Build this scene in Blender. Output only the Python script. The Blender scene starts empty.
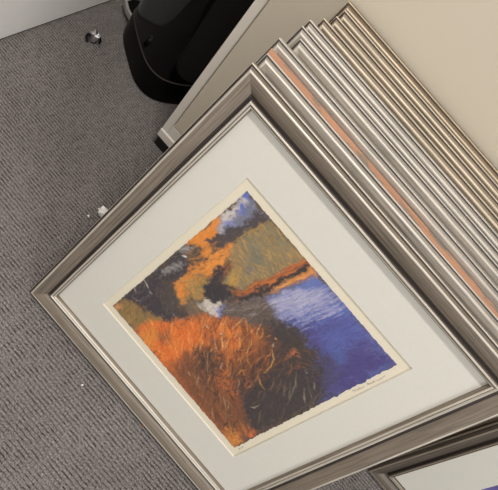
import bpy, bmesh, math, random
import numpy as np
from math import sin, cos, pi, radians, acos, asin, tan
from mathutils import Vector, Matrix

SC = bpy.context.scene
COL = SC.collection
random.seed(7)

# ------------------------------------------------------------------ helpers
def lin(c):
    def f(v):
        v = v / 255.0
        return v / 12.92 if v <= .04045 else ((v + .055) / 1.055) ** 2.4
    return (f(c[0]), f(c[1]), f(c[2]), 1.0)

def nodes(name):
    m = bpy.data.materials.new(name)
    m.use_nodes = True
    nt = m.node_tree
    b = nt.nodes['Principled BSDF']
    return m, nt, b

def N(nt, kind, **kw):
    n = nt.nodes.new(kind)
    for k, v in kw.items():
        if k in n.inputs:
            n.inputs[k].default_value = v
        else:
            setattr(n, k, v)
    return n

def ramp(nt, stops):
    r = nt.nodes.new('ShaderNodeValToRGB')
    el = r.color_ramp.elements
    while len(el) < len(stops):
        el.new(.5)
    for e, (p, c) in zip(el, stops):
        e.position = p
        e.color = c
    return r

def plain(name, rgb, rough=.5, metal=0.0, noise=.04, scale=30, bump=0.0, spec=.5):
    m, nt, b = nodes(name)
    tc = N(nt, 'ShaderNodeTexCoord')
    nz = N(nt, 'ShaderNodeTexNoise', Scale=scale, Detail=4.0)
    nt.links.new(tc.outputs['Object'], nz.inputs['Vector'])
    c = lin(rgb)
    lo = tuple(max(0, v * (1 - noise)) for v in c[:3]) + (1,)
    hi = tuple(min(1, v * (1 + noise)) for v in c[:3]) + (1,)
    r = ramp(nt, [(.3, lo), (.7, hi)])
    nt.links.new(nz.outputs['Fac'], r.inputs['Fac'])
    nt.links.new(r.outputs['Color'], b.inputs['Base Color'])
    b.inputs['Roughness'].default_value = rough
    b.inputs['Metallic'].default_value = metal
    b.inputs['Specular IOR Level'].default_value = spec
    if bump:
        bp = N(nt, 'ShaderNodeBump', Strength=bump, Distance=.001)
        nt.links.new(nz.outputs['Fac'], bp.inputs['Height'])
        nt.links.new(bp.outputs['Normal'], b.inputs['Normal'])
    return m

def leaf(name, c_lo, c_mid, c_hi, rough=.42, metal=.55, bump=.12, stretch=9.0, patch=None):
    """brushed metal-leaf moulding finish, streaks run along the rail (UV: u along, v across, metres)"""
    m, nt, b = nodes(name)
    uv = N(nt, 'ShaderNodeUVMap', uv_map='UVMap')
    mp = N(nt, 'ShaderNodeMapping')
    mp.inputs['Scale'].default_value = (stretch, 260, 1)
    nt.links.new(uv.outputs['UV'], mp.inputs['Vector'])
    nz = N(nt, 'ShaderNodeTexNoise', Scale=1.0, Detail=5.0, Roughness=.65)
    nt.links.new(mp.outputs['Vector'], nz.inputs['Vector'])
    r = ramp(nt, [(.32, lin(c_lo)), (.5, lin(c_mid)), (.7, lin(c_hi))])
    nt.links.new(nz.outputs['Fac'], r.inputs['Fac'])
    out = r.outputs['Color']
    if patch:
        mp2 = N(nt, 'ShaderNodeMapping')
        mp2.inputs['Scale'].default_value = (14, 75, 1)
        mp2.inputs['Location'].default_value = (3.3, .4, 0)
        nt.links.new(uv.outputs['UV'], mp2.inputs['Vector'])
        n2 = N(nt, 'ShaderNodeTexNoise', Scale=1.0, Detail=8.0, Roughness=.7)
        nt.links.new(mp2.outputs['Vector'], n2.inputs['Vector'])
        r2 = ramp(nt, [(.53, (0, 0, 0, 1)), (.565, (1, 1, 1, 1))])
        nt.links.new(n2.outputs['Fac'], r2.inputs['Fac'])
        mx = N(nt, 'ShaderNodeMix', data_type='RGBA')
        nt.links.new(r2.outputs['Color'], mx.inputs['Factor'])
        nt.links.new(out, mx.inputs[6])
        mx.inputs[7].default_value = lin(patch)
        out = mx.outputs[2]
    nt.links.new(out, b.inputs['Base Color'])
    b.inputs['Roughness'].default_value = rough
    b.inputs['Metallic'].default_value = metal
    bp = N(nt, 'ShaderNodeBump', Strength=bump, Distance=.0004)
    nt.links.new(nz.outputs['Fac'], bp.inputs['Height'])
    nt.links.new(bp.outputs['Normal'], b.inputs['Normal'])
    return m

def link(name, me, mat=None, parent=None):
    o = bpy.data.objects.new(name, me)
    COL.objects.link(o)
    if mat is not None:
        for mm in (mat if isinstance(mat, (list, tuple)) else [mat]):
            me.materials.append(mm)
    if parent is not None:
        o.parent = parent
    return o

def empty(name, loc=(0, 0, 0), rot=(0, 0, 0)):
    o = bpy.data.objects.new(name, None)
    o.empty_display_size = .05
    COL.objects.link(o)
    o.location = loc
    o.rotation_euler = rot
    return o

def tag(o, label, cat, group=None):
    o['label'] = label
    o['category'] = cat
    if group:
        o['group'] = group

def struct(o):
    o['kind'] = 'structure'

def bm_box(bm, a, b, bevel=0.0, seg=2):
    g = bmesh.ops.create_cube(bm, size=1)
    vs = g['verts']
    for v in vs:
        v.co = Vector([a[i] + (v.co[i] + .5) * (b[i] - a[i]) for i in range(3)])
    if bevel:
        es = list({e for v in vs for e in v.link_edges})
        bmesh.ops.bevel(bm, geom=es, offset=bevel, segments=seg, profile=.5, affect='EDGES')

def from_bm(bm, name, smooth=False):
    bmesh.ops.recalc_face_normals(bm, faces=bm.faces)
    me = bpy.data.meshes.new(name)
    bm.to_mesh(me)
    bm.free()
    if smooth:
        for p in me.polygons:
            p.use_smooth = True
    return me

def box_obj(name, a, b, mat, parent=None, bevel=0.0, seg=2):
    bm = bmesh.new()
    bm_box(bm, a, b, bevel, seg)
    return link(name, from_bm(bm, name), mat, parent)

def smooth_angle(o, deg=35):
    me = o.data
    for p in me.polygons:
        p.use_smooth = True
    me.set_sharp_from_angle(angle=radians(deg))

# ------------------------------------------------------------------ palette
M_mat = plain('mat_board_card', (206, 202, 191), .9, noise=.015, scale=260, bump=.05, spec=.2)
M_core = plain('mat_board_core', (216, 208, 192), .9, noise=.01, spec=.2)
M_paper = plain('print_paper', (216, 206, 184), .92, noise=.015, scale=180, spec=.15)
M_board = plain('backing_board', (126, 104, 78), .85, noise=.06, scale=60)
M_cab = plain('cabinet_enamel', (204, 193, 174), .45, noise=.012, scale=5, spec=.4)
M_sill = plain('cabinet_edge_enamel', (226, 218, 206), .42, noise=.012, scale=5, spec=.45)
M_gap = plain('dark_gap', (38, 33, 30), .8)
M_plinth = plain('black_plinth', (14, 13, 13), .7)
M_wall = plain('white_wall_paint', (240, 236, 230), .7, noise=.02, scale=9, bump=.05)
M_gloss = plain('gloss_black_plastic', (5, 5, 6), .1, noise=.0, spec=.28)
M_matte_black = plain('matt_black_plastic', (4, 4, 4), .35, noise=.0, spec=.15)
M_grey_plastic = plain('dark_grey_plastic', (52, 46, 42), .5, noise=.03)
M_chrome = plain('brushed_chrome', (200, 196, 190), .5, .8)
M_foil = plain('silver_foil', (225, 225, 228), .18, 1.0, noise=.05)
M_scrap = plain('white_scrap', (244, 241, 234), .9)
M_crumb = plain('brown_crumb', (150, 105, 70), .9)
M_pencil = plain('pencil_grey', (146, 133, 116), .8)

# ------------------------------------------------------------------ floor: ribbed loop carpet
def carpet():
    m, nt, b = nodes('ribbed_grey_carpet')
    L = nt.links.new
    tc = N(nt, 'ShaderNodeTexCoord')
    sep = N(nt, 'ShaderNodeSeparateXYZ')
    L(tc.outputs['Object'], sep.inputs[0])
    # slight wander of each rib
    wn = N(nt, 'ShaderNodeTexNoise', Scale=60.0, Detail=3.0)
    L(tc.outputs['Object'], wn.inputs['Vector'])
    wa = N(nt, 'ShaderNodeMath', operation='MULTIPLY_ADD')
    L(wn.outputs['Fac'], wa.inputs[0]); wa.inputs[1].default_value = .0036
    L(sep.outputs['Y'], wa.inputs[2])
    # rib coordinate
    pit = N(nt, 'ShaderNodeMath', operation='DIVIDE')
    L(wa.outputs[0], pit.inputs[0]); pit.inputs[1].default_value = .0076
    idx = N(nt, 'ShaderNodeMath', operation='FLOOR'); L(pit.outputs[0], idx.inputs[0])
    fr = N(nt, 'ShaderNodeMath', operation='FRACT'); L(pit.outputs[0], fr.inputs[0])
    # rib profile: 0 in gap, 1 on crown
    sn = N(nt, 'ShaderNodeMath', operation='MULTIPLY'); L(fr.outputs[0], sn.inputs[0]); sn.inputs[1].default_value = pi
    rib = N(nt, 'ShaderNodeMath', operation='SINE'); L(sn.outputs[0], rib.inputs[0])
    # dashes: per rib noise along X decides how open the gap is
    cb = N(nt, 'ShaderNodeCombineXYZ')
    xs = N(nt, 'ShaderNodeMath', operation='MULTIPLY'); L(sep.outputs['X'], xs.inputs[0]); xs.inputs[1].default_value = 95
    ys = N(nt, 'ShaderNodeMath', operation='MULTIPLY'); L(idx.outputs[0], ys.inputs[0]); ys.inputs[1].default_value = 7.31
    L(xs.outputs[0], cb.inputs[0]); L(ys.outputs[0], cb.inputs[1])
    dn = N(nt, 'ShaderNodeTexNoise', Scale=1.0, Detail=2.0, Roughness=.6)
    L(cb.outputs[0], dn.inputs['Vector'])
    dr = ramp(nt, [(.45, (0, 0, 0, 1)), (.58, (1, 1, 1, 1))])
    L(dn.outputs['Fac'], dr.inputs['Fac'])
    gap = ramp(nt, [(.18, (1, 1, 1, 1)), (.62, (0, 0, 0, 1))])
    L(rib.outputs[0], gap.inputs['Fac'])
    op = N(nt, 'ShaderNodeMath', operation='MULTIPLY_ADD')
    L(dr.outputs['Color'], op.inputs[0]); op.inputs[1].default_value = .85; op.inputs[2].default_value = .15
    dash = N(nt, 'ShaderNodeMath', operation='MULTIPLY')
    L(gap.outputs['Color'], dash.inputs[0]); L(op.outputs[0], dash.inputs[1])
    # heathered yarn
    fn = N(nt, 'ShaderNodeTexNoise', Scale=330.0, Detail=3.0, Roughness=.75)
    L(tc.outputs['Object'], fn.inputs['Vector'])
    yr = ramp(nt, [(.28, lin((72, 67, 65))), (.5, lin((116, 109, 106))), (.74, lin((186, 176, 170)))])
    L(fn.outputs['Fac'], yr.inputs['Fac'])
    bn = N(nt, 'ShaderNodeTexNoise', Scale=5.0, Detail=3.0)
    L(tc.outputs['Object'], bn.inputs['Vector'])
    br = ramp(nt, [(.3, (.86, .86, .86, 1)), (.7, (1.08, 1.08, 1.08, 1))])
    L(bn.outputs['Fac'], br.inputs['Fac'])
    mul = N(nt, 'ShaderNodeMix', data_type='RGBA', blend_type='MULTIPLY')
    mul.inputs['Factor'].default_value = 1
    L(yr.outputs['Color'], mul.inputs[6]); L(br.outputs['Color'], mul.inputs[7])
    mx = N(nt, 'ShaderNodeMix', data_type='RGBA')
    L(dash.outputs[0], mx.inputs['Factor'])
    L(mul.outputs[2], mx.inputs[6]); mx.inputs[7].default_value = lin((30, 27, 26))  # shade in the rib gaps is darkened into the base colour
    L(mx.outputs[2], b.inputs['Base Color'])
    b.inputs['Roughness'].default_value = .95
    b.inputs['Specular IOR Level'].default_value = .1
    # relief
    h1 = N(nt, 'ShaderNodeMath', operation='SUBTRACT')
    L(rib.outputs[0], h1.inputs[0]); L(dash.outputs[0], h1.inputs[1])
    h2 = N(nt, 'ShaderNodeMath', operation='MULTIPLY_ADD')
    L(fn.outputs['Fac'], h2.inputs[0]); h2.inputs[1].default_value = 1.1; L(h1.outputs[0], h2.inputs[2])
    bp = N(nt, 'ShaderNodeBump', Strength=.55, Distance=.0022)
    L(h2.outputs[0], bp.inputs['Height']); L(bp.outputs['Normal'], b.inputs['Normal'])
    return m

XW = -.530
D = .4755
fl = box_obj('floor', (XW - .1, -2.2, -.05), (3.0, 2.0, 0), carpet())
struct(fl)
w = box_obj('wall_left', (XW - .1, -2.2, .007), (XW, 2.0, 2.6), M_wall)
struct(w)
tr = box_obj('shade_strip_1', (XW - .09, -2.2, 0), (XW - .004, 2.0, .007), M_gap)  # dark strip standing in for the shadow line where wall meets carpet
struct(tr)
w = box_obj('wall_back', (XW - .1, 1.02, 0), (3.0, 1.12, 2.6), M_wall)
struct(w)

# ------------------------------------------------------------------ cabinet the pictures lean on
cab = empty('cabinet', (-.1266, D, 0))
tag(cab, 'beige enamelled storage cabinet with black plinth that the pictures lean against', 'cabinet')
CW, CH, CD = 2.3, 1.05, .50
# body: side, top and back around the door (local coordinates, front face at y=0)
bm = bmesh.new()
bm_box(bm, (0, 0, .072), (.0205, CD, CH), .0035, 3)
bm_box(bm, (CW - .0205, 0, .072), (CW, CD, CH), .0035, 3)
bm_box(bm, (.0205, 0, CH - .03), (CW - .0205, CD, CH), .002)
bm_box(bm, (.0205, CD - .02, .072), (CW - .0205, CD, CH - .03))
body = link('body', from_bm(bm, 'body'), M_sill, cab)
sill = box_obj('sill', (0, -.0035, .045), (CW, CD, .0725), M_sill, cab, .003, 3)
rail = box_obj('bottom_rail', (.0205, .0005, .0725), (CW - .0205, .03, .108), M_sill, cab, .0015)
pl = box_obj('plinth', (.004, .008, 0), (CW - .02, CD - .02, .045), M_plinth, cab)
gp = box_obj('door_recess', (.0205, .012, .108), (CW - .0205, .03, CH - .03), M_gap, cab)
dw = (CW - .041 - .006) / 2
for k in range(2):
    x0 = .0205 + .002 + k * (dw + .002)
    dr = box_obj('door', (x0, 0.0, .1105), (x0 + dw - .002, .02, CH - .033), M_cab, cab, .0018, 2)
    if k == 1:
        box_obj('handle', (x0 + .03, -.016, .62), (x0 + .042, 0, .76), M_chrome, dr, .003)

# ------------------------------------------------------------------ black pedal bin between wall and cabinet
def superloop(cx, cy, a, b, n, ang, z, k=72):
    pts = []
    for i in range(k):
        t = 2 * pi * i / k
        c, s = cos(t), sin(t)
        x = a * abs(c) ** (2 / n) * (1 if c >= 0 else -1)
        y = b * abs(s) ** (2 / n) * (1 if s >= 0 else -1)
        pts.append((cx + x * cos(ang) - y * sin(ang), cy + x * sin(ang) + y * cos(ang), z))
    return pts

def loft(name, loops, mat, parent, cap_top=True, cap_bot=True):
    bm = bmesh.new()
    rows = [[bm.verts.new(p) for p in lp] for lp in loops]
    k = len(rows[0])
    for r0, r1 in zip(rows, rows[1:]):
        for i in range(k):
            bm.faces.new((r0[i], r0[(i + 1) % k], r1[(i + 1) % k], r1[i]))
    if cap_bot:
        bm.faces.new(rows[0][::-1])
    if cap_top:
        bm.faces.new(rows[-1])
    o = link(name, from_bm(bm, name), mat, parent)
    smooth_angle(o, 40)
    return o

bin_ = empty('pedal_bin', (-.286, .718, 0))
tag(bin_, 'glossy black rounded pedal bin with chrome-edged pedal between wall and cabinet', 'bin')
ba = radians(-30)
def bl(s, z, n=3.4):
    return superloop(0, 0, .140 * s, .138 * s, n, ba, z)
loft('base_ring', [bl(.97, 0), bl(1.0, .004), bl(1.0, .075), bl(.99, .083), bl(.955, .0845)], M_matte_black, bin_)
loft('body', [bl(.95, .0845), bl(.978, .087), bl(.978, .093), bl(.97, .12), bl(.965, .30), bl(.95, .46), bl(.92, .478), bl(.88, .483)], M_gloss, bin_)
loft('lid', [bl(.93, .4835), bl(.955, .487), bl(.955, .505), bl(.90, .53), bl(.74, .552), bl(.45, .566), bl(.15, .57)], M_gloss, bin_)

PC = (-.286, .718)
def pl_(x, y, z):
    return (x - PC[0], y - PC[1], z)
bm = bmesh.new()
out = [(-.385, .700), (-.424, .690), (-.450, .688), (-.473, .695), (-.499, .712), (-.500, .735), (-.475, .765), (-.40, .79)]
lo = [bm.verts.new(pl_(x + .004, y + .004, .004)) for x, y in out]
hi = [bm.verts.new(pl_(x, y, .030)) for x, y in out]
k = len(out)
for i in range(k):
    bm.faces.new((lo[i], lo[(i + 1) % k], hi[(i + 1) % k], hi[i]))
bm.faces.new(lo[::-1]); bm.faces.new(hi)
pedal = link('pedal', from_bm(bm, 'pedal'), M_matte_black, bin_)
bm = bmesh.new()
rows = []
for (x, y), (ax, ay) in zip(out[:6], [(0, .004), (0, .005), (.002, .005), (.003, .005), (.005, .003), (.006, 0)]):
    rows.append([bm.verts.new(pl_(x - ax * .3, y - ay * .3, .016)), bm.verts.new(pl_(x - ax * .3, y - ay * .3, .0325)), bm.verts.new(pl_(x + ax, y + ay, .0325)), bm.verts.new(pl_(x + ax, y + ay, .016))])
for r0, r1 in zip(rows, rows[1:]):
    for i in range(4):
        bm.faces.new((r0[i], r0[(i + 1) % 4], r1[(i + 1) % 4], r1[i]))
bm.faces.new(rows[0]); bm.faces.new(rows[-1][::-1])
link('pedal_trim', from_bm(bm, 'pedal_trim'), M_chrome, pedal)['label'] = 'chrome pedal edging'

loft('seam_trim', [bl(.975, .0835), bl(.992, .0842), bl(.992, .0862), bl(.975, .0868)], M_grey_plastic, bin_)

# ------------------------------------------------------------------ picture frames
# moulding section: (o = distance in from the outer rim, n = height towards the viewer, material slot)
LT = {}
def leafset(key, ridge, face, groove, metal=.35):
    a = leaf('leaf_ridge_' + key, tuple(int(v * .84) for v in ridge), ridge, tuple(min(255, int(v * 1.1)) for v in ridge), .5, metal, 0.0)
    f = leaf('leaf_face_' + key, tuple(int(v * .78) for v in face), face, tuple(min(255, int(v * 1.16)) for v in face), .48, metal, .12)
    g = leaf('leaf_groove_' + key, tuple(int(v * .8) for v in groove), groove, tuple(min(255, int(v * 1.2)) for v in groove), .6, .1, 0.0)
    LT[key] = [a, f, g]
leafset('pewter', (202, 193, 179), (134, 122, 108), (62, 54, 50))
leafset('silver', (194, 187, 176), (170, 161, 149), (76, 68, 64))
leafset('champagne', (194, 181, 160), (152, 136, 116), (72, 61, 54))
leafset('bronze', (186, 168, 143), (130, 113, 93), (72, 60, 50))
leafset('umber', (150, 138, 122), (98, 88, 77), (50, 43, 38))
M_rubbed = leaf('rubbed_orange_bole', (158, 112, 84), (172, 124, 95), (184, 138, 108), .75, .0, .05, 5, patch=(120, 110, 98))

# rim, ogee face, inner bead, sight step
SEC = [(-.0055, None, 1), (-.0066, -.0115, 0), (-.0064, -.0088, 0), (-.0056, -.0080, 2), (-.0048, -.0092, 2), (-.0030, -.0088, 1),
       (-.0020, -.0050, 1), (-.0008, -.0016, 0), (.0004, -.0003, 0), (.0014, -.0001, 0), (.0026, -.0006, 1), (.0060, -.0012, 1), (.0095, -.0019, 1),
       (.0130, -.0029, 1), (.0165, -.0044, 1), (.0200, -.0066, 1), (.0228, -.0089, 2), (.0262, -.0112, 2), (.0284, -.0116, 2),
       (.0292, -.0080, 1), (.0300, -.0052, 0), (.0312, -.0040, 0), (.0328, -.0042, 0), (.0339, -.0060, 2), (.0346, -.0062, 1),
       (.0354, -.0052, 0), (.0366, -.0056, 0), (.0376, -.0072, 1), (.0390, -.0092, 1), (.0396, -.0122, 1), (.0396, None, 1)]

def rails(root, W, H, T, mats, sec=SEC, scale=1.0, orange=False):
    if orange:   # side flares out towards the back
        sec = [(-.0106, None, 1)] + sec[1:]
    prof = [(o * scale, (-T if n is None else n * min(1.0, scale)), mi) for (o, n, mi) in sec]
    prof = [(o, max(n, -T + .0004) if j not in (0, len(prof) - 1) else n, mi) for j, (o, n, mi) in enumerate(prof)]
    sides = [
        lambda o, e: ((o if e == 0 else W - o), o),
        lambda o, e: (W - o, (o if e == 0 else H - o)),
        lambda o, e: ((W - o if e == 0 else o), H - o),
        lambda o, e: (o, (H - o if e == 0 else o)),
    ]
    names = ['rail'] * 4
    for si, f in enumerate(sides):
        bm = bmesh.new()
        uvl = bm.loops.layers.uv.new('UVMap')
        ring = []
        S = 12
        run = [0]
        for j in range(1, len(prof)):
            run.append(run[-1] + math.hypot(prof[j][0] - prof[j - 1][0], prof[j][1] - prof[j - 1][1]))
        for j, (o, n, mi) in enumerate(prof):
            a, b2 = f(o, 0), f(o, 1)
            row = []
            for s in range(S + 1):
                t = s / S
                row.append((bm.verts.new((a[0] + (b2[0] - a[0]) * t, a[1] + (b2[1] - a[1]) * t, n)),
                            (a[0] + (b2[0] - a[0]) * t if si % 2 == 0 else a[1] + (b2[1] - a[1]) * t) + si * 1.7))
            ring.append(row)
        K = len(ring)
        for j in range(K):
            j2 = (j + 1) % K
            for s in range(S):
                q = (ring[j][s], ring[j][s + 1], ring[j2][s + 1], ring[j2][s])
                fc = bm.faces.new([v for v, _ in q])
                vv = (run[j], run[j], run[j2] if j2 else run[-1] + .03, run[j2] if j2 else run[-1] + .03)
                for lp, (v, u), y in zip(fc.loops, q, vv):
                    lp[uvl].uv = (u, y)
                mi = prof[j][2] if j2 else 1
                if orange and si == 2 and j == 0:
                    mi = 3
                fc.material_index = mi
                fc.smooth = True
        for s in (0, S):
            fc = bm.faces.new([r[s][0] for r in ring])
            fc.material_index = 2
        bmesh.ops.recalc_face_normals(bm, faces=bm.faces)
        me = bpy.data.meshes.new('rail')
        bm.to_mesh(me)
        bm.free()
        me.set_sharp_from_angle(angle=radians(50))
        link('rail', me, mats + ([M_rubbed] if orange else []), root)
    return prof

def lean_root(name, x, y, T, lean, yaw=0.0, o_out=.0066):
    z = o_out * cos(lean) + T * sin(lean) + .0004
    return empty(name, (x, y, z), (pi / 2 - lean, 0, yaw))

def mat_ring(root, outer, inner, n, th=.0022):
    """window mount: outer (x0,y0,x1,y1), inner opening, front at n, bevelled opening"""
    bm = bmesh.new()
    def ringv(r, z):
        return [bm.verts.new(p) for p in ((r[0], r[1], z), (r[2], r[1], z), (r[2], r[3], z), (r[0], r[3], z))]
    A = ringv(outer, n)
    B = ringv(inner, n)
    e = .0012
    C_ = ringv((inner[0] + e, inner[1] + e, inner[2] - e, inner[3] - e), n - th)
    E_ = ringv(outer, n - th)
    for i in range(4):
        k = (i + 1) % 4
        bm.faces.new((A[i], A[k], B[k], B[i])).material_index = 0
        bm.faces.new((B[i], B[k], C_[k], C_[i])).material_index = 1
        bm.faces.new((E_[k], E_[i], C_[i], C_[k])).material_index = 1
        bm.faces.new((A[k], A[i], E_[i], E_[k])).material_index = 1
    return link('window_mount', from_bm(bm, 'window_mount'), [M_mat, M_core], root)

# ---- the front picture
LEAN0 = radians(21.97)
FW, FH = .5885, .6200
spac = None
inner_top = [  # x of the left upper corner, height of the top rim, of each frame in the row
    (.0000, .5915, .2325), (.0018, .5977, .2599), (-.0065, .6050, .2942), (.0121, .6114, .3226), (-.0015, .6153, .3416),
    (-.0020, .6201, .3596), (.0081, .6245, .3836), (.0166, .6290, .4061), (.0170, .6345, .4262), (.0090, .6380, .4462)]
T0 = .0225
art_frame = lean_root('framed_print', 0.0, 0.0, T0, LEAN0)
tag(art_frame, 'framed autumn riverside print standing on its side at the front of the row', 'picture')
rails(art_frame, FW, FH, T0, LT['pewter'])
NM = -.0140
WIN = (.1074, .1125, .4816, .5057)
mat_ring(art_frame, (.036, .036, FW - .036, FH - .036), WIN, NM)
bd = box_obj('backing_board', (.0397, .0397, -T0 + .0005), (FW - .0397, FH - .0397, NM - .0034), M_board, art_frame)
# paper and printed image
px0, py0, px1, py1 = .095, .100, .494, .518
paper = box_obj('print_sheet', (px0, py0, NM - .0032), (px1, py1, NM - .0024), M_paper, art_frame)

# ------------------------------------------------------------------ the painting
AL, AR, AB, AT = .1230, .4666, .1274, .4895   # image area on the sheet (x = down the picture, y = to its right)
SRC = [(111.5, 307.5), (245.5, 192.5), (397, 366.5), (233.5, 452)]   # design quad: top left, top right, bottom right, bottom left
def homog(src, dst):
    A = []
    for (x, y), (u, v) in zip(src, dst):
        A.append([x, y, 1, 0, 0, 0, -u * x, -u * y, u])
        A.append([0, 0, 0, x, y, 1, -v * x, -v * y, v])
    A = np.array(A, float)
    h = np.linalg.solve(A[:, :8], A[:, 8])
    return np.append(h, 1).reshape(3, 3)
RES = 380
HM = homog(SRC, [(0, 0), (1, 0), (1, 1), (0, 1)])     # design plane -> (right, down) unit square
img = np.zeros((RES, RES, 3))
yy, xx = np.mgrid[0:RES, 0:RES]
uu = (xx + .5) / RES
vv = (yy + .5) / RES
rng = np.random.default_rng(5)
def tosq(x, y):
    p = HM @ np.array([x, y, 1.0])
    return p[0] / p[2], p[1] / p[2]
def vnoise(fx, fy, seed):
    r = np.random.default_rng(seed)
    g = r.random((int(fy) + 3, int(fx) + 3))
    X = uu * fx; Y = vv * fy
    i = X.astype(int); j = Y.astype(int)
    a = X - i; b = Y - j
    a = a * a * (3 - 2 * a); b = b * b * (3 - 2 * b)
    return (g[j, i] * (1 - a) + g[j, i + 1] * a) * (1 - b) + (g[j + 1, i] * (1 - a) + g[j + 1, i + 1] * a) * b
WX = (vnoise(22, 22, 1) - .5) * .030 + (vnoise(60, 60, 2) - .5) * .022 + (vnoise(150, 150, 12) - .5) * .011
WY = (vnoise(22, 22, 3) - .5) * .030 + (vnoise(60, 60, 4) - .5) * .022 + (vnoise(150, 150, 14) - .5) * .011
FN = (vnoise(180, 180, 21) - .5) + (vnoise(90, 90, 22) - .5) * .8
def poly(pts, col, alpha=1.0, soft=.012, rough=1.0):
    """pastel area with a ragged edge"""
    P = [tosq(*p) for p in pts]
    U = uu + WX * rough; V = vv + WY * rough
    inside = np.zeros(U.shape, bool)
    dist = np.full(U.shape, 9.0)
    n = len(P)
    for k in range(n):
        (x0, y0), (x1, y1) = P[k], P[(k + 1) % n]
        if y0 != y1:
            c = ((y0 > V) != (y1 > V)) & (U < (x1 - x0) * (V - y0) / (y1 - y0) + x0)
            inside ^= c
        dx, dy = x1 - x0, y1 - y0
        t = np.clip(((U - x0) * dx + (V - y0) * dy) / (dx * dx + dy * dy + 1e-12), 0, 1)
        dist = np.minimum(dist, np.hypot(U - x0 - t * dx, V - y0 - t * dy))
    sd = np.where(inside, dist, -dist)
    a = np.clip(.5 + sd / (2.4 * soft) + FN * .8, 0, 1) * alpha
    c = np.array(lin(col)[:3])
    img[:] = img * (1 - a[..., None]) + c * a[..., None]
SN = np.clip(.25 + 1.1 * vnoise(170, 170, 31), 0, 1)
def stroke(pts, col, w=.8, alpha=.9):
    """tapering chalk line through design points, w in design pixels"""
    P = [tosq(*p) for p in pts]
    wr = w / 260.0
    c = np.array(lin(col)[:3])
    xs = [p[0] for p in P]; ys = [p[1] for p in P]
    mg = wr * 2 + .01
    x0 = max(0, int((min(xs) - mg) * RES)); x1 = min(RES, int((max(xs) + mg) * RES) + 2)
    y0 = max(0, int((min(ys) - mg) * RES)); y1 = min(RES, int((max(ys) + mg) * RES) + 2)
    if x1 <= x0 or y1 <= y0:
        return
    U = uu[y0:y1, x0:x1] + WX[y0:y1, x0:x1] * .05; V = vv[y0:y1, x0:x1] + WY[y0:y1, x0:x1] * .05
    best = np.zeros(U.shape)
    m = len(P) - 1
    for k in range(m):
        (ax, ay), (bx, by) = P[k], P[k + 1]
        dx, dy = bx - ax, by - ay
        t = np.clip(((U - ax) * dx + (V - ay) * dy) / (dx * dx + dy * dy + 1e-12), 0, 1)
        d = np.hypot(U - ax - t * dx, V - ay - t * dy)
        s = (k + t) / m
        ww = wr * (1.0 - .6 * np.abs(2 * s - 1))
        best = np.maximum(best, np.clip((ww - d) / (ww * .6 + .0012) , 0, 1))
    a = (best * alpha * SN[y0:y1, x0:x1])[..., None]
    img[y0:y1, x0:x1] = img[y0:y1, x0:x1] * (1 - a) + c * a
def hatch(pts, col, n, ang, ln, w=.8, alpha=.5, jit=.25, curve=0.0):
    """many strokes scattered in a region (angle in the design plane, degrees, y down)"""
    xs = [p[0] for p in pts]; ys = [p[1] for p in pts]
    k = 0; tries = 0
    cols = col if isinstance(col, list) else [col]
    while k < n and tries < n * 40:
        tries += 1
        x = rng.uniform(min(xs), max(xs)); y = rng.uniform(min(ys), max(ys))
        ins = False
        for i in range(len(pts)):
            (x0, y0), (x1, y1) = pts[i], pts[(i + 1) % len(pts)]
            if (y0 > y) != (y1 > y) and x < (x1 - x0) * (y - y0) / (y1 - y0) + x0:
                ins = not ins
        if not ins:
            continue
        a = radians(ang) + rng.normal(0, jit)
        L_ = ln * rng.uniform(.5, 1.4)
        cv = curve * rng.uniform(-1, 1)
        dx, dy = cos(a) * L_ / 2, sin(a) * L_ / 2
        stroke([(x - dx, y - dy), (x - dy * cv, y + dx * cv), (x + dx, y + dy)], cols[int(rng.integers(len(cols)))], w * rng.uniform(.6, 1.4), alpha * rng.uniform(.6, 1))
        k += 1

img[:] = np.array(lin((96, 80, 68))[:3])
# --- water
WATER = [(232, 300), (262, 299), (284, 289), (318, 276), (400, 367), (318, 412), (322, 382), (316, 352), (298, 334), (280, 320), (258, 312)]
poly(WATER, (96, 102, 148))
poly([(262, 303), (284, 291), (312, 288), (330, 296), (318, 306), (296, 316), (276, 318)], (152, 150, 176), .95, .02)
poly([(282, 291), (318, 276), (332, 291), (322, 294), (300, 290)], (98, 110, 160), .9, .01)
poly([(276, 322), (300, 318), (340, 300), (356, 316), (330, 330), (300, 338), (286, 330)], (88, 98, 156), .9, .02)
poly([(286, 322), (306, 326), (348, 318), (378, 350), (400, 368), (318, 413), (324, 380), (314, 352)], (78, 72, 118), .95, .02)
poly([(322, 330), (352, 318), (366, 332), (348, 346), (334, 358), (322, 352)], (84, 92, 148), .75, .015)
poly([(330, 352), (352, 346), (344, 362), (338, 368), (328, 362)], (80, 92, 142), .6, .01)
poly([(340, 372), (364, 352), (390, 360), (370, 378), (346, 392)], (74, 66, 112), .9, .02)
poly([(306, 346), (330, 356), (342, 376), (330, 398), (316, 408), (312, 376)], (74, 70, 92), .85, .02)
poly([(368, 374), (384, 368), (396, 366), (384, 374), (370, 382)], (84, 92, 140), .8, .008)
hatch([(262, 303), (284, 291), (330, 290), (350, 312), (300, 334)], [(172, 166, 184), (116, 126, 170), (88, 100, 156), (160, 156, 178), (178, 170, 176)], 190, -24, 20, 1.2, .7, .12)
hatch([(300, 334), (350, 314), (380, 350), (330, 350)], [(88, 84, 138), (92, 102, 160), (74, 72, 122)], 80, -26, 20, 1.3, .6, .12)
hatch([(330, 350), (380, 350), (392, 366), (322, 405)], [(80, 74, 120), (88, 86, 132), (70, 66, 108), (84, 80, 124)], 60, -38, 16, 1.2, .45, .2)
for s in ([(275, 313), (284, 310), (292, 309)], [(296, 300), (302, 297)], [(280, 307), (290, 303), (300, 301)]):
    stroke(s, (205, 192, 160), .7, .7)
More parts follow.
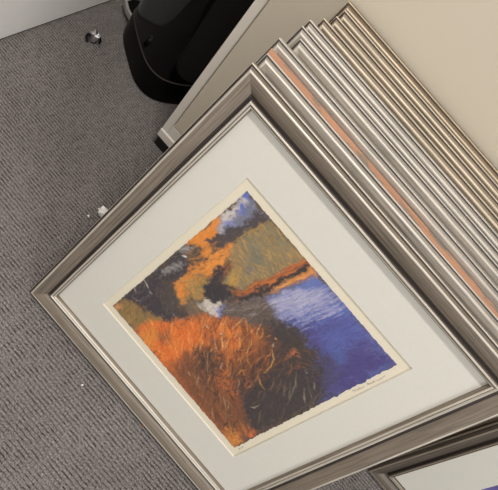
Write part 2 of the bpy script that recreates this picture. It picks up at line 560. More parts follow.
for x, y in ((352, 340), (345, 334), (358, 357), (350, 380), (336, 324), (348, 326), (366, 345)):
    stroke([(x, y), (x + 3, y - 1)], (120, 126, 176), .6, .6)
stroke([(361, 343.5), (366, 344), (370, 344.5)], (52, 46, 70), 1.0, .9)
# --- grey reflections left of the water
poly([(214, 300), (262, 299), (276, 318), (292, 332), (262, 338), (238, 326), (220, 312)], (98, 86, 78), 1, .02)
hatch([(214, 300), (262, 297), (272, 314), (240, 324)], [(120, 108, 100), (72, 64, 60), (142, 132, 130), (96, 80, 66)], 110, -25, 15, 1.2, .7, .25)
# --- dark tree mass, upper left
poly([(111, 307), (120, 298), (186, 244), (204, 250), (212, 262), (196, 274), (178, 282), (176, 300), (186, 318), (160, 324), (138, 330), (120, 318)], (68, 62, 65), 1, .015)
poly([(180, 248), (192, 246), (206, 256), (212, 262), (200, 270), (186, 264)], (82, 74, 66), .8, .015)
poly([(164, 282), (178, 276), (184, 312), (168, 318), (158, 300)], (86, 75, 66), .7, .02)
hatch([(118, 300), (182, 248), (206, 258), (178, 282), (184, 316), (140, 322)], [(52, 48, 54), (92, 84, 84), (60, 56, 62), (84, 74, 66), (110, 100, 100)], 230, -55, 9, 1.2, .65, .6)
for s, c in (([(179, 251), (184, 250), (190, 252)], (168, 160, 154)), ([(182, 257), (186, 258)], (214, 206, 196)), ([(174, 265), (178, 267), (181, 270)], (150, 145, 146)),
             ([(163, 271), (168, 268), (172, 269)], (140, 134, 136)), ([(143, 281), (145, 285), (147, 290)], (196, 186, 172)), ([(133, 289), (135, 294)], (180, 172, 166)),
             ([(148, 292), (151, 295)], (170, 164, 160)), ([(130, 298), (136, 302), (142, 302)], (120, 112, 112)), ([(160, 262), (163, 265)], (130, 122, 122))):
    stroke(s, c, 1.6, .85)
# --- foreground scrub, far left
poly([(111, 307), (117, 302), (132, 304), (142, 310), (160, 318), (164, 326), (146, 330), (134, 334), (128, 328)], (132, 108, 72), 1, .01)
hatch([(112, 306), (130, 304), (160, 320), (140, 332), (128, 328)], [(164, 130, 70), (96, 86, 62), (178, 108, 62), (84, 74, 60), (146, 122, 80)], 140, -70, 8, 1.1, .75, .5)
poly([(111, 307), (116, 303), (120, 307), (116, 312)], (196, 138, 92), .8, .006)
# --- orange meadow top
poly([(184, 244), (221, 215), (224, 226), (216, 240), (210, 252), (218, 262), (212, 276), (196, 282), (182, 292), (174, 286), (188, 272), (206, 262), (200, 250)], (204, 128, 62), 1, .008)
hatch([(190, 242), (220, 218), (218, 238), (208, 248)], [(212, 132, 58), (200, 118, 56), (216, 142, 70)], 50, -40, 9, 1.4, .6, .3)
hatch([(186, 246), (204, 250), (212, 262), (190, 280)], [(190, 116, 60), (150, 112, 62), (120, 96, 60), (206, 132, 62)], 80, -30, 8, 1.2, .7, .5)
poly([(178, 284), (196, 278), (212, 276), (206, 296), (196, 300), (188, 296), (182, 304), (176, 294)], (156, 128, 82), .95, .015)
poly([(176, 285), (184, 284), (187, 294), (182, 302), (176, 292)], (212, 128, 60), .9, .008)
poly([(194, 278), (206, 276), (207, 292), (198, 294)], (108, 98, 68), .7, .012)
stroke([(196, 284), (200, 279), (206, 281), (205, 288), (198, 292)], (150, 138, 78), 1.2, .7)
hatch([(178, 286), (208, 276), (206, 296), (184, 302)], [(190, 144, 68), (140, 122, 70), (206, 128, 62), (120, 104, 66)], 80, 60, 8, 1.2, .7, .5)
# --- sky and cloud
poly([(218, 218), (245, 192), (268, 218), (244, 232), (218, 236)], (112, 112, 128), 1, .006)
poly([(219, 217), (236, 202), (240, 210), (234, 218), (222, 226), (220, 234)], (190, 180, 172), .95, .012)
poly([(236, 202), (245, 192), (251, 200), (246, 204), (240, 200)], (94, 108, 172), .95, .006)
poly([(240, 203), (249, 202), (247, 208), (238, 210)], (188, 178, 176), .8, .008)
poly([(236, 212), (240, 207), (250, 210), (248, 214), (238, 216)], (92, 104, 168), .85, .006)
poly([(222, 226), (230, 219), (236, 224), (226, 232)], (130, 134, 178), .8, .01)
poly([(247, 207), (252, 201), (262, 213), (254, 219), (244, 218)], (108, 110, 124), .9, .008)
hatch([(222, 228), (245, 200), (262, 214), (240, 232)], [(124, 124, 144), (100, 104, 146), (96, 94, 106), (150, 146, 160)], 60, -42, 8, 1.2, .45, .3)
stroke([(247, 220), (250, 219)], (86, 98, 180), 1.6, .8)
# --- dark far hill
poly([(206, 244), (216, 236), (228, 230), (246, 224), (258, 212), (264, 213), (270, 221), (262, 226), (246, 232), (234, 240), (222, 250), (210, 250)], (78, 71, 71), 1, .008)
hatch([(208, 246), (230, 230), (262, 214), (268, 221), (240, 236), (220, 250)], [(64, 58, 60), (96, 84, 78), (70, 66, 88), (112, 92, 72)], 60, -36, 8, 1.0, .5, .35)
hatch([(206, 246), (222, 236), (226, 244), (214, 252)], [(128, 100, 66), (90, 82, 62)], 18, -40, 5, 1, .6, .4)
# --- olive hillside
HILL = [(224, 262), (226, 252), (240, 238), (256, 230), (270, 220), (290, 244), (304, 262), (286, 272), (262, 280), (238, 290), (220, 292), (222, 284), (230, 270)]
poly(HILL, (136, 118, 86), 1, .008)
poly([(250, 244), (262, 246), (268, 262), (258, 272), (246, 272), (242, 262)], (112, 110, 92), .85, .02)
poly([(262, 228), (272, 226), (286, 244), (270, 246)], (114, 110, 90), .7, .02)
hatch(HILL, [(178, 142, 84), (108, 104, 88), (160, 122, 78), (128, 118, 92), (94, 90, 82), (182, 136, 78), (130, 102, 74)], 360, 50, 11, 1.2, .8, .25)
hatch([(222, 290), (232, 270), (240, 270), (236, 288)], [(178, 140, 72), (170, 130, 64)], 34, -60, 12, 1.4, .8, .2)
poly([(244, 266), (252, 266), (252, 274), (245, 274)], (118, 108, 104), .8, .01)
for s in ([(250, 242), (256, 248), (260, 254)], [(246, 275), (250, 278)], [(256, 266), (259, 272)]):
    stroke(s, (168, 150, 128), .8, .6)
# --- glowing line between meadow and hill
poly([(206, 262), (214, 252), (228, 248), (232, 246), (226, 258), (214, 268), (206, 272)], (212, 136, 66), .95, .008)
hatch([(206, 266), (214, 254), (230, 247), (224, 260)], [(222, 132, 58), (206, 148, 82), (200, 110, 58)], 30, -38, 8, 1.0, .7, .25)
stroke([(228, 246), (242, 236), (256, 229), (266, 222)], (176, 134, 70), 1.6, .6)
# --- bank below the hill
poly([(232, 292), (250, 286), (270, 278), (290, 268), (303, 261), (309, 268), (288, 278), (262, 290), (240, 298)], (158, 92, 58), 1, .008)
hatch([(238, 294), (270, 279), (303, 262), (308, 268), (270, 287)], [(192, 108, 58), (140, 80, 54), (110, 74, 56), (204, 124, 64)], 110, -27, 15, 1.0, .75, .1)
poly([(224, 302), (244, 294), (268, 287), (290, 276), (305, 265), (311, 271), (292, 280), (268, 292), (244, 302), (228, 306)], (74, 66, 62), .95, .008)
hatch([(226, 302), (260, 291), (306, 267), (309, 271), (266, 294), (232, 305)], [(60, 54, 54), (96, 78, 64), (132, 88, 60), (92, 88, 88)], 80, -26, 15, 1.0, .75, .1)
poly([(266, 294), (286, 284), (308, 271), (318, 277), (296, 285), (276, 292)], (196, 132, 74), .95, .007)
hatch([(268, 293), (308, 272), (316, 277), (280, 291)], [(214, 146, 80), (176, 108, 64), (150, 110, 78)], 36, -26, 12, .8, .65, .1)
poly([(262, 298), (284, 288), (300, 284), (316, 278), (300, 287), (280, 294)], (84, 84, 100), .7, .007)
poly([(236, 298), (262, 290), (288, 277), (306, 265.5), (311, 269), (292, 279), (266, 293), (242, 302)], (62, 55, 54), .95, .005)
for k in range(26):
    t = rng.uniform(0, 1)
    x = 240 + 62 * t; y = 295.5 - 31 * t
    stroke([(x - 6, y + 3 + rng.uniform(-5, -1)), (x + 6, y - 3 + rng.uniform(-5, -1))], [(186, 100, 56), (150, 84, 54), (204, 122, 62), (112, 74, 56)][k % 4], 1.1, .8)
for k in range(16):
    t = rng.uniform(0, 1)
    x = 274 + 36 * t; y = 289 - 15 * t
    stroke([(x - 5, y + 2.2 + rng.uniform(-1, 2)), (x + 5, y - 2.2 + rng.uniform(-1, 2))], [(206, 138, 76), (190, 122, 66), (222, 160, 96)][k % 3], 1.1, .85)
# --- dark bush in the middle
poly([(208, 276), (222, 264), (227, 262), (226, 272), (222, 284), (234, 290), (232, 298), (216, 304), (206, 300), (203, 290)], (62, 57, 59), 1, .008)
hatch([(206, 280), (224, 266), (222, 286), (230, 296), (210, 300)], [(50, 46, 50), (84, 76, 74), (70, 64, 66), (100, 78, 62)], 44, -50, 7, .9, .5, .5)
poly([(222, 262), (230, 262), (228, 274), (222, 280)], (142, 88, 60), .5, .01)
# --- bright water gap
hatch([(172, 286), (190, 274), (210, 262), (214, 270), (190, 296), (178, 304)], [(196, 112, 58), (110, 94, 66), (214, 134, 64), (84, 74, 64), (160, 128, 76)], 70, -48, 9, 1.3, .7, .5)
hatch([(186, 246), (206, 244), (222, 238), (228, 250), (210, 264), (196, 258)], [(96, 82, 66), (200, 118, 58), (72, 64, 62), (140, 104, 64)], 50, -40, 8, 1.2, .65, .4)
hatch([(204, 266), (228, 250), (234, 262), (222, 284), (206, 284)], [(70, 62, 60), (176, 110, 60), (120, 96, 66), (84, 72, 64)], 36, -50, 8, 1.2, .65, .4)
poly([(196, 304), (206, 300), (218, 303), (222, 312), (214, 318), (206, 316), (200, 312)], (190, 178, 164), 1, .008)
poly([(214, 309), (222, 308), (226, 316), (216, 320)], (112, 120, 172), .9, .008)
hatch([(198, 304), (218, 303), (222, 314), (206, 316)], [(214, 204, 188), (150, 146, 160), (120, 124, 168), (130, 116, 104)], 24, -30, 7, .9, .6, .2)
poly([(184, 300), (196, 300), (204, 316), (196, 324), (186, 314)], (112, 96, 80), .8, .01)
for a in range(4):
    stroke([(188 + a * 4, 300 + a), (193 + a * 4, 308 + a), (200 + a * 3.4, 318 + a)], [(176, 124, 76), (78, 66, 58), (156, 136, 110), (74, 64, 58)][a], 1.1, .8)
stroke([(172, 326), (177, 323), (183, 320)], (176, 170, 164), 2.0, .8)
stroke([(170, 314), (174, 318)], (120, 116, 120), 1.8, .7)
# --- orange reeds
REED = [(134, 332), (150, 324), (168, 326), (190, 318), (214, 318), (236, 322), (262, 330), (270, 344), (258, 366), (246, 386), (236, 412), (246, 436), (234, 452), (186, 402)]
poly(REED, (176, 100, 58), 1, .015)
poly([(134, 332), (150, 322), (170, 328), (196, 322), (200, 344), (190, 352), (180, 356), (176, 362), (162, 364)], (208, 112, 56), .95, .012)
poly([(204, 330), (222, 322), (238, 332), (240, 346), (226, 352), (208, 346)], (200, 112, 58), .9, .015)
poly([(228, 334), (238, 330), (238, 342), (230, 346)], (208, 108, 56), .9, .008)
poly([(138, 336), (152, 332), (154, 340), (146, 346)], (212, 138, 72), .9, .008)
poly([(150, 340), (168, 330), (172, 340), (160, 348)], (168, 98, 62), .8, .01)
poly([(180, 356), (196, 348), (214, 352), (220, 366), (216, 392), (236, 420), (222, 436), (200, 414), (182, 392), (172, 374)], (112, 76, 58), .9, .035)
poly([(196, 352), (214, 350), (218, 366), (212, 382), (200, 376)], (74, 62, 56), .8, .025)
# --- dark foot of the reeds
DARK = [(262, 320), (284, 324), (302, 338), (318, 360), (324, 388), (318, 410), (284, 426), (246, 442), (238, 416), (232, 396), (226, 372), (238, 356), (250, 340)]
poly(DARK, (66, 60, 60), .92, .03)
poly([(240, 330), (262, 330), (276, 346), (268, 372), (250, 384), (234, 380), (230, 356)], (118, 78, 55), .9, .03)
poly([(286, 322), (304, 338), (316, 358), (302, 366), (284, 350)], (70, 62, 58), .8, .02)
poly([(196, 396), (216, 388), (240, 402), (244, 424), (230, 428), (214, 416)], (124, 76, 52), .8, .02)
poly([(222, 430), (232, 428), (240, 444), (234, 453), (226, 444)], (196, 128, 66), .9, .01)
poly([(236, 424), (244, 424), (258, 436), (246, 442), (240, 440)], (118, 84, 62), .9, .01)
poly([(247, 432), (252, 436), (254, 440), (250, 441)], (214, 112, 62), .9, .005)
# reed strokes: the clump fans upward, warm above, dark at the foot
A1 = [(136, 334), (150, 324), (196, 322), (204, 346), (180, 358), (168, 366)]
A2 = [(196, 322), (240, 324), (262, 332), (250, 356), (206, 354)]
A3 = [(172, 362), (214, 350), (238, 378), (240, 420), (228, 440)]
A4 = [(212, 356), (256, 340), (272, 360), (246, 394), (226, 388)]
A5 = [(248, 342), (290, 346), (302, 376), (250, 402)]
A6 = [(240, 398), (318, 368), (322, 408), (246, 440)]
for q_, c_ in (([(138, 340), (150, 328), (158, 334), (154, 346), (148, 350)], (206, 128, 62)), ([(156, 344), (170, 352), (180, 358), (166, 366), (160, 360)], (206, 108, 56)),
               ([(174, 332), (190, 328), (196, 342), (186, 352), (178, 344)], (204, 106, 54)), ([(228, 330), (240, 330), (238, 346), (228, 352)], (208, 112, 56)),
               ([(156, 336), (170, 334), (172, 344), (160, 346)], (150, 92, 62)), ([(206, 340), (222, 338), (226, 352), (212, 352)], (140, 88, 60)), ([(240, 338), (256, 334), (262, 348), (244, 356)], (150, 92, 58))):
    poly(q_, c_, .85, .015)
hatch(A1, [(150, 84, 54), (196, 104, 56), (120, 74, 54)], 60, -100, 9, 1.7, .6, .5, .3)
hatch(A1, [(214, 118, 58), (226, 146, 76), (218, 108, 52), (232, 168, 98)], 60, -95, 11, 1.5, .75, .4, .3)
hatch(A2, [(92, 66, 54), (120, 76, 56), (78, 62, 56)], 130, -85, 11, 1.6, .75, .45, .3)
hatch(A2, [(216, 118, 56), (224, 146, 74), (204, 104, 54), (232, 172, 106)], 64, -78, 13, 1.4, .7, .35, .3)
poly([(186, 388), (204, 384), (226, 396), (242, 420), (240, 436), (228, 438), (206, 414)], (116, 78, 57), .95, .03)
hatch(A3, [(68, 58, 54), (84, 66, 56), (56, 50, 50)], 120, -88, 13, 1.6, .75, .45, .3)
hatch(A3, [(134, 84, 58), (160, 96, 60), (116, 80, 62), (140, 94, 66)], 100, -92, 14, 1.3, .75, .45, .3)
hatch(A3, [(206, 168, 124), (170, 150, 124), (216, 140, 80)], 22, -88, 11, .9, .75, .3, .3)
hatch(A4, [(62, 54, 52), (76, 60, 54), (54, 48, 48)], 90, -75, 14, 1.6, .75, .4, .4)
hatch(A4, [(160, 92, 56), (190, 108, 58), (128, 80, 56), (200, 130, 74)], 80, -70, 14, 1.3, .78, .4, .4)
hatch(A5, [(56, 50, 50), (66, 58, 56)], 60, -60, 14, 1.6, .7, .4, .4)
hatch(A5, [(122, 80, 56), (150, 94, 60), (96, 70, 58)], 50, -55, 13, 1.2, .7, .45, .5)
hatch(A6, [(54, 50, 52), (72, 64, 64), (62, 56, 58), (84, 72, 64)], 90, -70, 14, 1.3, .6, .4, .4)
hatch(A6, [(122, 112, 98), (104, 90, 74), (140, 112, 80)], 22, -78, 13, .9, .65, .3, .4)
hatch([(284, 346), (318, 352), (320, 366), (292, 376)], [(140, 88, 62), (90, 72, 62), (60, 54, 54)], 30, 20, 10, 1.1, .7, .4, .3)
hatch([(136, 334), (160, 324), (240, 322), (266, 332), (250, 344), (190, 340)], [(70, 60, 58), (96, 76, 62)], 46, -90, 8, 1.0, .7, .4, .3)
poly([(285, 355), (294, 352), (297, 357), (288, 358)], (176, 106, 72), .7, .006)
hatch([(222, 430), (232, 428), (240, 446), (234, 452)], [(220, 150, 76), (206, 116, 60), (120, 90, 62)], 26, 62, 9, 1.0, .8, .3)
hatch([(238, 424), (256, 434), (246, 441)], [(206, 120, 66), (90, 72, 60), (224, 110, 58)], 22, 66, 11, 1.1, .8, .2)
poly([(192, 358), (206, 350), (216, 354), (222, 372), (212, 388), (200, 382)], (76, 61, 54), .75, .03)
hatch([(190, 358), (216, 352), (222, 372), (212, 390), (200, 384)], [(60, 52, 50), (150, 92, 58), (108, 74, 56), (190, 120, 70)], 40, -88, 12, 1.0, .75, .3, .3)
for q_ in ([(175, 250), (184, 248), (193, 251), (188, 255), (180, 254)], [(170, 266), (176, 263), (182, 267), (176, 270)], [(160, 271), (168, 267), (173, 269), (165, 273)]):
    poly(q_, (150, 143, 138), .7, .012)
stroke([(181, 257), (186, 258)], (222, 214, 204), 2.0, .95)
# pale reed stems
STEMS = [([(163, 335), (167, 344), (173, 354)], (222, 152, 80), 1.3), ([(206, 352), (206, 366), (207, 380)], (188, 150, 112), .9), ([(213, 338), (214, 346), (216, 354)], (196, 164, 130), .9),
         ([(226, 345), (227, 360), (226, 376)], (196, 124, 70), 1.2), ([(252, 338), (250, 346), (242, 360)], (206, 160, 100), 1.1), ([(251, 336), (251, 330)], (200, 160, 110), .8),
         ([(271, 351), (273, 360), (270, 370)], (206, 162, 92), 1.3), ([(273, 344), (272, 349)], (190, 182, 160), 1.2), ([(271, 366), (266, 373), (262, 375)], (214, 158, 82), 1.1),
         ([(257, 376), (260, 386), (264, 392)], (206, 138, 66), 1.5), ([(273, 380), (272, 388), (269, 394)], (118, 116, 108), .9), ([(281, 380), (279, 388), (276, 396)], (126, 104, 80), 1.1),
         ([(296, 374), (295, 386), (287, 408)], (140, 128, 106), 1.2), ([(290, 384), (289, 396), (288, 402)], (132, 120, 100), 1.0), ([(304, 390), (304, 400), (305, 406)], (146, 136, 118), 1.4),
         ([(308, 388), (311, 398), (313, 408)], (120, 112, 104), .9), ([(314, 384), (314, 392)], (160, 150, 136), 1.2), ([(249, 410), (254, 411), (259, 407)], (190, 176, 150), 1.0),
         ([(194, 380), (196, 386), (199, 391)], (132, 128, 120), .9), ([(197, 394), (203, 402), (207, 408)], (150, 120, 84), .8), ([(238, 384), (237, 392), (236, 398)], (150, 130, 104), .9),
         ([(216, 396), (226, 404), (234, 412)], (180, 120, 76), .8), ([(214, 406), (220, 418), (226, 426)], (176, 96, 56), 1.3), ([(242, 428), (245, 436), (247, 442)], (190, 120, 72), 1.2),
         ([(186, 373), (189, 378)], (210, 180, 150), 1.0), ([(199, 348), (200, 350)], (180, 176, 168), 1.4), ([(219, 336), (222, 335)], (176, 170, 164), 1.4), ([(204, 326), (208, 330)], (210, 160, 130), 1.6),
         ([(231, 329), (233, 330)], (206, 170, 140), 1.2), ([(274, 339), (276, 341)], (226, 160, 84), 1.5), ([(265, 338), (270, 337)], (206, 132, 70), 1.2), ([(230, 392), (231, 380), (234, 372)], (160, 120, 84), .8),
         ([(304, 372), (306, 375), (308, 374)], (150, 144, 150), 1.0), ([(308, 371), (315, 371)], (110, 104, 104), .7), ([(221, 364), (220, 372)], (214, 200, 176), .9), ([(240, 370), (244, 362), (252, 352)], (170, 110, 64), .9)]
for p_, c_, w_ in STEMS:
    stroke(p_, c_, w_, .85)
# broad pastel grain
gr = (vnoise(150, 150, 8) - .5) * .16 + (vnoise(70, 70, 9) - .5) * .10
img *= (1 + gr)[..., None]
img = np.clip(img * 1.1, .004, 1)

# build as a grid on the sheet with a ragged (deckled) outline
GN = 300
ed = np.random.default_rng(11)
def edge_noise(n, amp):
    a = ed.normal(0, 1, n + 8)
    k = np.ones(5) / 5
    return np.convolve(a, k, 'same')[4:4 + n] * amp
eL, eR, eT, eB = (edge_noise(GN + 1, .0011) for _ in range(4))
verts = []
for j in range(GN + 1):          # down the picture = +x of the frame
    for i in range(GN + 1):      # right of the picture = +y of the frame
        u, v = i / GN, j / GN
        y = (AB + eL[j] * 1.0) * (1 - u) + (AT + eR[j] * .7) * u
        x = (AL + eT[i] * .8) * (1 - v) + (AR + eB[i] * 1.3) * v
        verts.append((x, y, NM - .0021))
faces = []
for j in range(GN):
    for i in range(GN):
        a = j * (GN + 1) + i
        faces.append((a, a + 1, a + GN + 2, a + GN + 1))
pme = bpy.data.meshes.new('printed_image')
pme.from_pydata(verts, [], faces)
ca = pme.color_attributes.new('paint', 'FLOAT_COLOR', 'POINT')
jj, ii = np.mgrid[0:GN + 1, 0:GN + 1]
sx = np.clip(ii / GN * RES - .5, 0, RES - 1.001); sy = np.clip(jj / GN * RES - .5, 0, RES - 1.001)
ix, iy = sx.astype(int), sy.astype(int)
fx, fy = (sx - ix)[..., None], (sy - iy)[..., None]
smp = (img[iy, ix] * (1 - fx) + img[iy, ix + 1] * fx) * (1 - fy) + (img[iy + 1, ix] * (1 - fx) + img[iy + 1, ix + 1] * fx) * fy
rgba = np.concatenate([smp, np.ones(smp.shape[:2] + (1,))], -1).astype(np.float32)
ca.data.foreach_set('color', rgba.ravel())
m, nt, b = nodes('pastel_print_ink')
at = N(nt, 'ShaderNodeAttribute', attribute_name='paint')
nt.links.new(at.outputs['Color'], b.inputs['Base Color'])
b.inputs['Roughness'].default_value = .85
b.inputs['Specular IOR Level'].default_value = .2
pim = link('printed_image', pme, m, art_frame)
# keep the thin print from being a loose surface: it lies .3 mm above the sheet and has body
sol = pim.modifiers.new('thick', 'SOLIDIFY'); sol.thickness = .0003; sol.offset = -1

# pencil inscriptions on the lower margin (design points -> sheet)
def sheet_pt(x, y):
    u, v = tosq(x, y)
    return (AL + (AR - AL) * v, AB + (AT - AB) * u, NM - .0021)
def scribble(name, strokes, rad, parent):
    cu = bpy.data.curves.new(name, 'CURVE')
    cu.dimensions = '3D'
    cu.bevel_depth = rad
    cu.bevel_resolution = 1
    for st in strokes:
        sp = cu.splines.new('POLY')
        sp.points.add(len(st) - 1)
        for p, q in zip(sp.points, st):
            p.co = (*q, 1)
    tmp = bpy.data.objects.new(name, cu)
    COL.objects.link(tmp)
    dg = bpy.context.evaluated_depsgraph_get()
    me = bpy.data.meshes.new_from_object(tmp.evaluated_get(dg))
    bpy.data.objects.remove(tmp)
    return link(name, me, M_pencil, parent)
# baseline runs from (353.5,395) to (388,378.5); letters are drawn in (along, up) design px
def hand(base0, base1, glyphs, size):
    bx, by = base0
    dx, dy = base1[0] - bx, base1[1] - by
    L_ = math.hypot(dx, dy)
    dx, dy = dx / L_, dy / L_
    upx, upy = -.66, -.75
    return [[sheet_pt(bx + dx * a + upx * h * size, by + dy * a + upy * h * size) for a, h in g] for g in glyphs]
SIG = [[(0, 0), (1.0, 2.6), (2.6, .1), (3.6, 2.8)], [(4.3, .1), (4.7, 1.4), (4.9, .1)], [(7.0, 1.3), (6.1, 1.2), (6.0, .2), (7.0, .1)],
       [(7.9, 2.8), (7.8, .1), (8.9, 1.2), (8.3, .7), (9.3, .1)], [(9.3, .1), (10.3, .5), (11.5, .4), (13.0, .8)],
       [(16.0, 0), (17.6, 2.8), (18.4, .1)], [(16.5, 1.0), (18.6, 1.2)], [(19.2, .1), (19.6, 1.2), (20.2, .3), (20.8, 1.2), (21.2, .1)],
       [(23.0, 1.1), (22.1, .9), (22.2, .1), (23.1, .3), (23.6, 2.6), (23.6, .1)],
       [(24.8, .2), (25.2, 1.1), (26.2, 1.0)], [(27.0, .6), (27.8, 1.1), (27.2, .1), (28.6, .3)], [(29.6, 1.1), (30.2, .1), (31.2, 1.0), (32.0, .2), (33.4, 1.2), (36.5, 1.5)]]
scribble('signature', hand((353.6, 394.6), (388.2, 377.6), SIG, 1.0), .00028, art_frame)['label'] = 'faint pencil signature'
AP = [[(0, 0), (.9, 1.9), (1.6, 0)], [(.4, .7), (1.4, .8)], [(2.2, -.2), (3.2, 2.0)], [(4.0, 0), (4.3, 1.8), (5.2, 1.4), (4.2, .8)]]
scribble('edition_mark', hand((238.6, 454.0), (245.4, 451.2), AP, 1.0), .00028, art_frame)['label'] = 'tiny pencil edition mark'

# ------------------------------------------------------------------ the row of frames behind it
ROW = [  # finish, label
    None,
    ('silver', 'silver frame directly behind the riverside print with a worn orange band along its top edge'),
    ('silver', 'silver frame right behind the one with the worn orange top edge'),
    ('silver', 'silver frame third behind the riverside print, two behind the orange-banded one'),
    ('silver', 'silver frame fourth behind the riverside print, three behind the orange-banded one'),
    ('silver', 'pale silver frame in mid row, fifth behind the riverside print'),
    ('champagne', 'champagne frame standing fourth from the cabinet in the long row'),
    ('champagne', 'champagne frame standing third from the cabinet in the long row'),
    ('champagne', 'champagne frame next to last in the long row against the cabinet'),
    ('bronze', 'brown-bronze frame at the very back of the long row touching the cabinet'),
]
for i in range(1, 10):
    x, z, Yt = inner_top[i]
    lean = radians(21.97 + (13.2 - 21.97) * i / 9)
    spacing = (inner_top[i + 1][2] - Yt) if i < 9 else .0262
    T = max(.0135, spacing * cos(lean) * .885)
    z0 = (.0106 if i == 1 else .0066) * cos(lean) + T * sin(lean) + .0004
    H = (z - z0) / cos(lean)
    y0 = Yt - H * sin(lean)
    r = lean_root('picture_frame', x, y0, T, lean, 0.0, .0106 if i == 1 else .0066)
    W = FW + [0, .002, -.004, .001, .003, -.002, 0, .002, -.003, .001][i]
    key, lab = ROW[i]
    rails(r, W, H, T, LT[key], orange=(i == 1))
    box_obj('backing_board', (.0397, .0397, -T + .0005), (W - .0397, H - .0397, -T + .004), M_board, r)
    tag(r, lab, 'picture frame', 'frames stacked in a row behind the print')

# ------------------------------------------------------------------ second group, lower right
def side_frame(name, x, y, lean, yaw, W, H, T, key, label, cat, group=None, scale=1.0):
    r = lean_root(name, x, y, T, lean, yaw, .0066 * scale)
    rails(r, W, H, T, LT[key], scale=scale)
    tag(r, label, cat, group)
    return r
s2 = side_frame('framed_print', .806, .322, radians(17.6), 0.0, .52, .42, .016, 'umber',
                'dark pewter framed picture with cream mount at the lower right corner', 'picture')
mat_ring(s2, (.036, .036, .52 - .036, .42 - .036), (.127, .192, .41, .31), -.0105)
box_obj('backing_board', (.0397, .0397, -.0158), (.52 - .0397, .42 - .0397, -.0139), M_board, s2)
box_obj('print_sheet', (.120, .186, -.0137), (.416, .316, -.0129), plain('violet_print', (92, 84, 140), .85, noise=.3, scale=25), s2)
s3 = side_frame('picture_frame', .792, .3515, radians(16), 0.0, .53, .34, .016, 'bronze',
                'brown-bronze frame half hidden behind the dark pewter framed picture', 'picture frame')
box_obj('backing_board', (.0397, .0397, -.0158), (.53 - .0397, .34 - .0397, -.013), M_board, s3)

# ------------------------------------------------------------------ scraps on the carpet
def crumple(name, loc, size, mat, label, cat, seed, flat=.5, group=None):
    r = random.Random(seed)
    bm = bmesh.new()
    bmesh.ops.create_icosphere(bm, subdivisions=2, radius=1)
    for v in bm.verts:
        k = r.uniform(.62, 1.2)
        v.co = Vector((v.co.x * size[0] * k, v.co.y * size[1] * k, v.co.z * size[2] * k))
    mz = min(v.co.z for v in bm.verts)
    for v in bm.verts:
        v.co.z -= mz
    o = link(name, from_bm(bm, name), mat)
    o.location = loc
    tag(o, label, cat, group)
    return o
fo = crumple('foil_scrap', (-.440, .548, 0), (.014, .013, .020), M_foil, 'small shiny silver scrap with a dark rim on the carpet near the white wall', 'litter', 3)
bm = bmesh.new()
R0, R1 = .0185, .0028
rg = []
for a in range(20):
    t = radians(20 + 250 * a / 19)
    n_ = Vector((cos(t), sin(t), 0))
    c_ = n_ * R0 + Vector((0, 0, R1 * 1.5 + .004 * (1 + sin(2 * t)) ))
    rg.append([bm.verts.new(c_ + n_ * R1 * cos(2 * pi * q / 6) + Vector((0, 0, R1 * 1.5 * sin(2 * pi * q / 6)))) for q in range(6)])
for a, b2 in zip(rg, rg[1:]):
    for q in range(6):
        bm.faces.new((a[q], a[(q + 1) % 6], b2[(q + 1) % 6], b2[q]))
for v in bm.verts:
    v.co.z = max(.0006, v.co.z)
rm = link('dark_rim', from_bm(bm, 'dark_rim', True), M_matte_black, fo)
crumple('paper_scrap', (-.043, .236, 0), (.020, .011, .013), M_scrap, 'torn white paper scrap beside the left edge of the riverside print', 'litter', 5)
crumple('lint', (-.062, .207, 0), (.0035, .002, .003), M_scrap, 'small white fleck of lint next to the torn paper scrap', 'litter', 6)
crumple('lint', (.2, -.034, 0), (.002, .002, .002), M_scrap, 'tiny white speck alone on the carpet below the print', 'litter', 8)
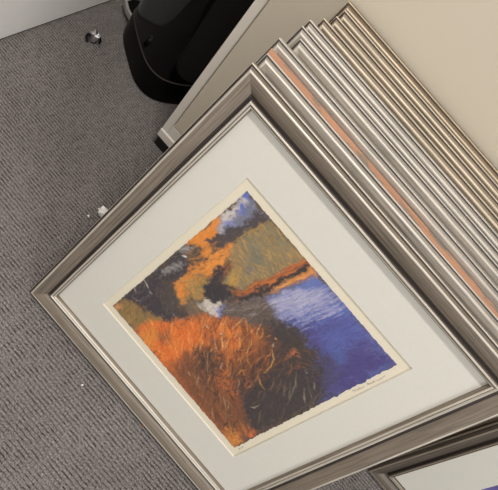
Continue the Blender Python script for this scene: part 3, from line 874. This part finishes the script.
crumple('crumb', (.339, .003, 0), (.004, .0025, .003), M_crumb, 'tiny brown crumb at the bottom edge of the front frame', 'litter', 9)

# ------------------------------------------------------------------ light
def area(name, loc, size, power, col=(1, .95, .88), rot=(0, 0, 0)):
    l = bpy.data.lights.new(name, 'AREA')
    l.shape = 'RECTANGLE'
    l.size, l.size_y = size
    l.energy = power
    l.color = col
    o = bpy.data.objects.new(name, l)
    COL.objects.link(o)
    o.location = loc
    o.rotation_euler = rot
    return o
area('overhead_light', (.15, -.08, 2.6), (.5, .2), 36, (1, .985, .965))
area('overhead_light', (.6, -2.0, 2.3), (1.2, .3), 16, (1, .985, .965))  # added fill lamp to lift the wall and cabinet
wl = area('wall_fill_light', (2.6, -1.7, 1.7), (1.4, 1.2), 46, (.98, .985, 1.0))  # added fill from an unseen source, brightens the left wall
wl.rotation_euler = (Vector((-.53, .5, .2)) - Vector((2.6, -1.7, 1.7))).to_track_quat('-Z', 'Y').to_euler()
wd = bpy.data.worlds.new('room_ambience')
SC.world = wd
wd.use_nodes = True
bg = wd.node_tree.nodes['Background']
bg.inputs['Color'].default_value = (1.0, .985, .965, 1)
bg.inputs['Strength'].default_value = .36

# ------------------------------------------------------------------ camera
cd = bpy.data.cameras.new('camera')
cam = bpy.data.objects.new('camera', cd)
COL.objects.link(cam)
Rr = Vector((0.65273758, 0.59412034, 0.47005816))
Dn = Vector((0.75748501, -0.50179501, -0.41763408))
Fw = Vector((-0.01225206, 0.62866747, -0.77757772))
M3 = Matrix((Rr, -Dn, -Fw)).transposed()
cam.matrix_world = Matrix.Translation((.11541, -.32128, 1.03701)) @ M3.to_4x4()
cd.sensor_fit = 'HORIZONTAL'
cd.sensor_width = 36
cd.lens = 36 * 513.09 / 498
cd.shift_x = 30.81 / 498
cd.shift_y = -43.63 / 498
cd.clip_start = .02
SC.camera = cam

SC.view_settings.view_transform = 'Standard'
SC.view_settings.look = 'None'
SC.view_settings.gamma = 1
SC.view_settings.use_curve_mapping = False
SC.view_settings.exposure = -0.2
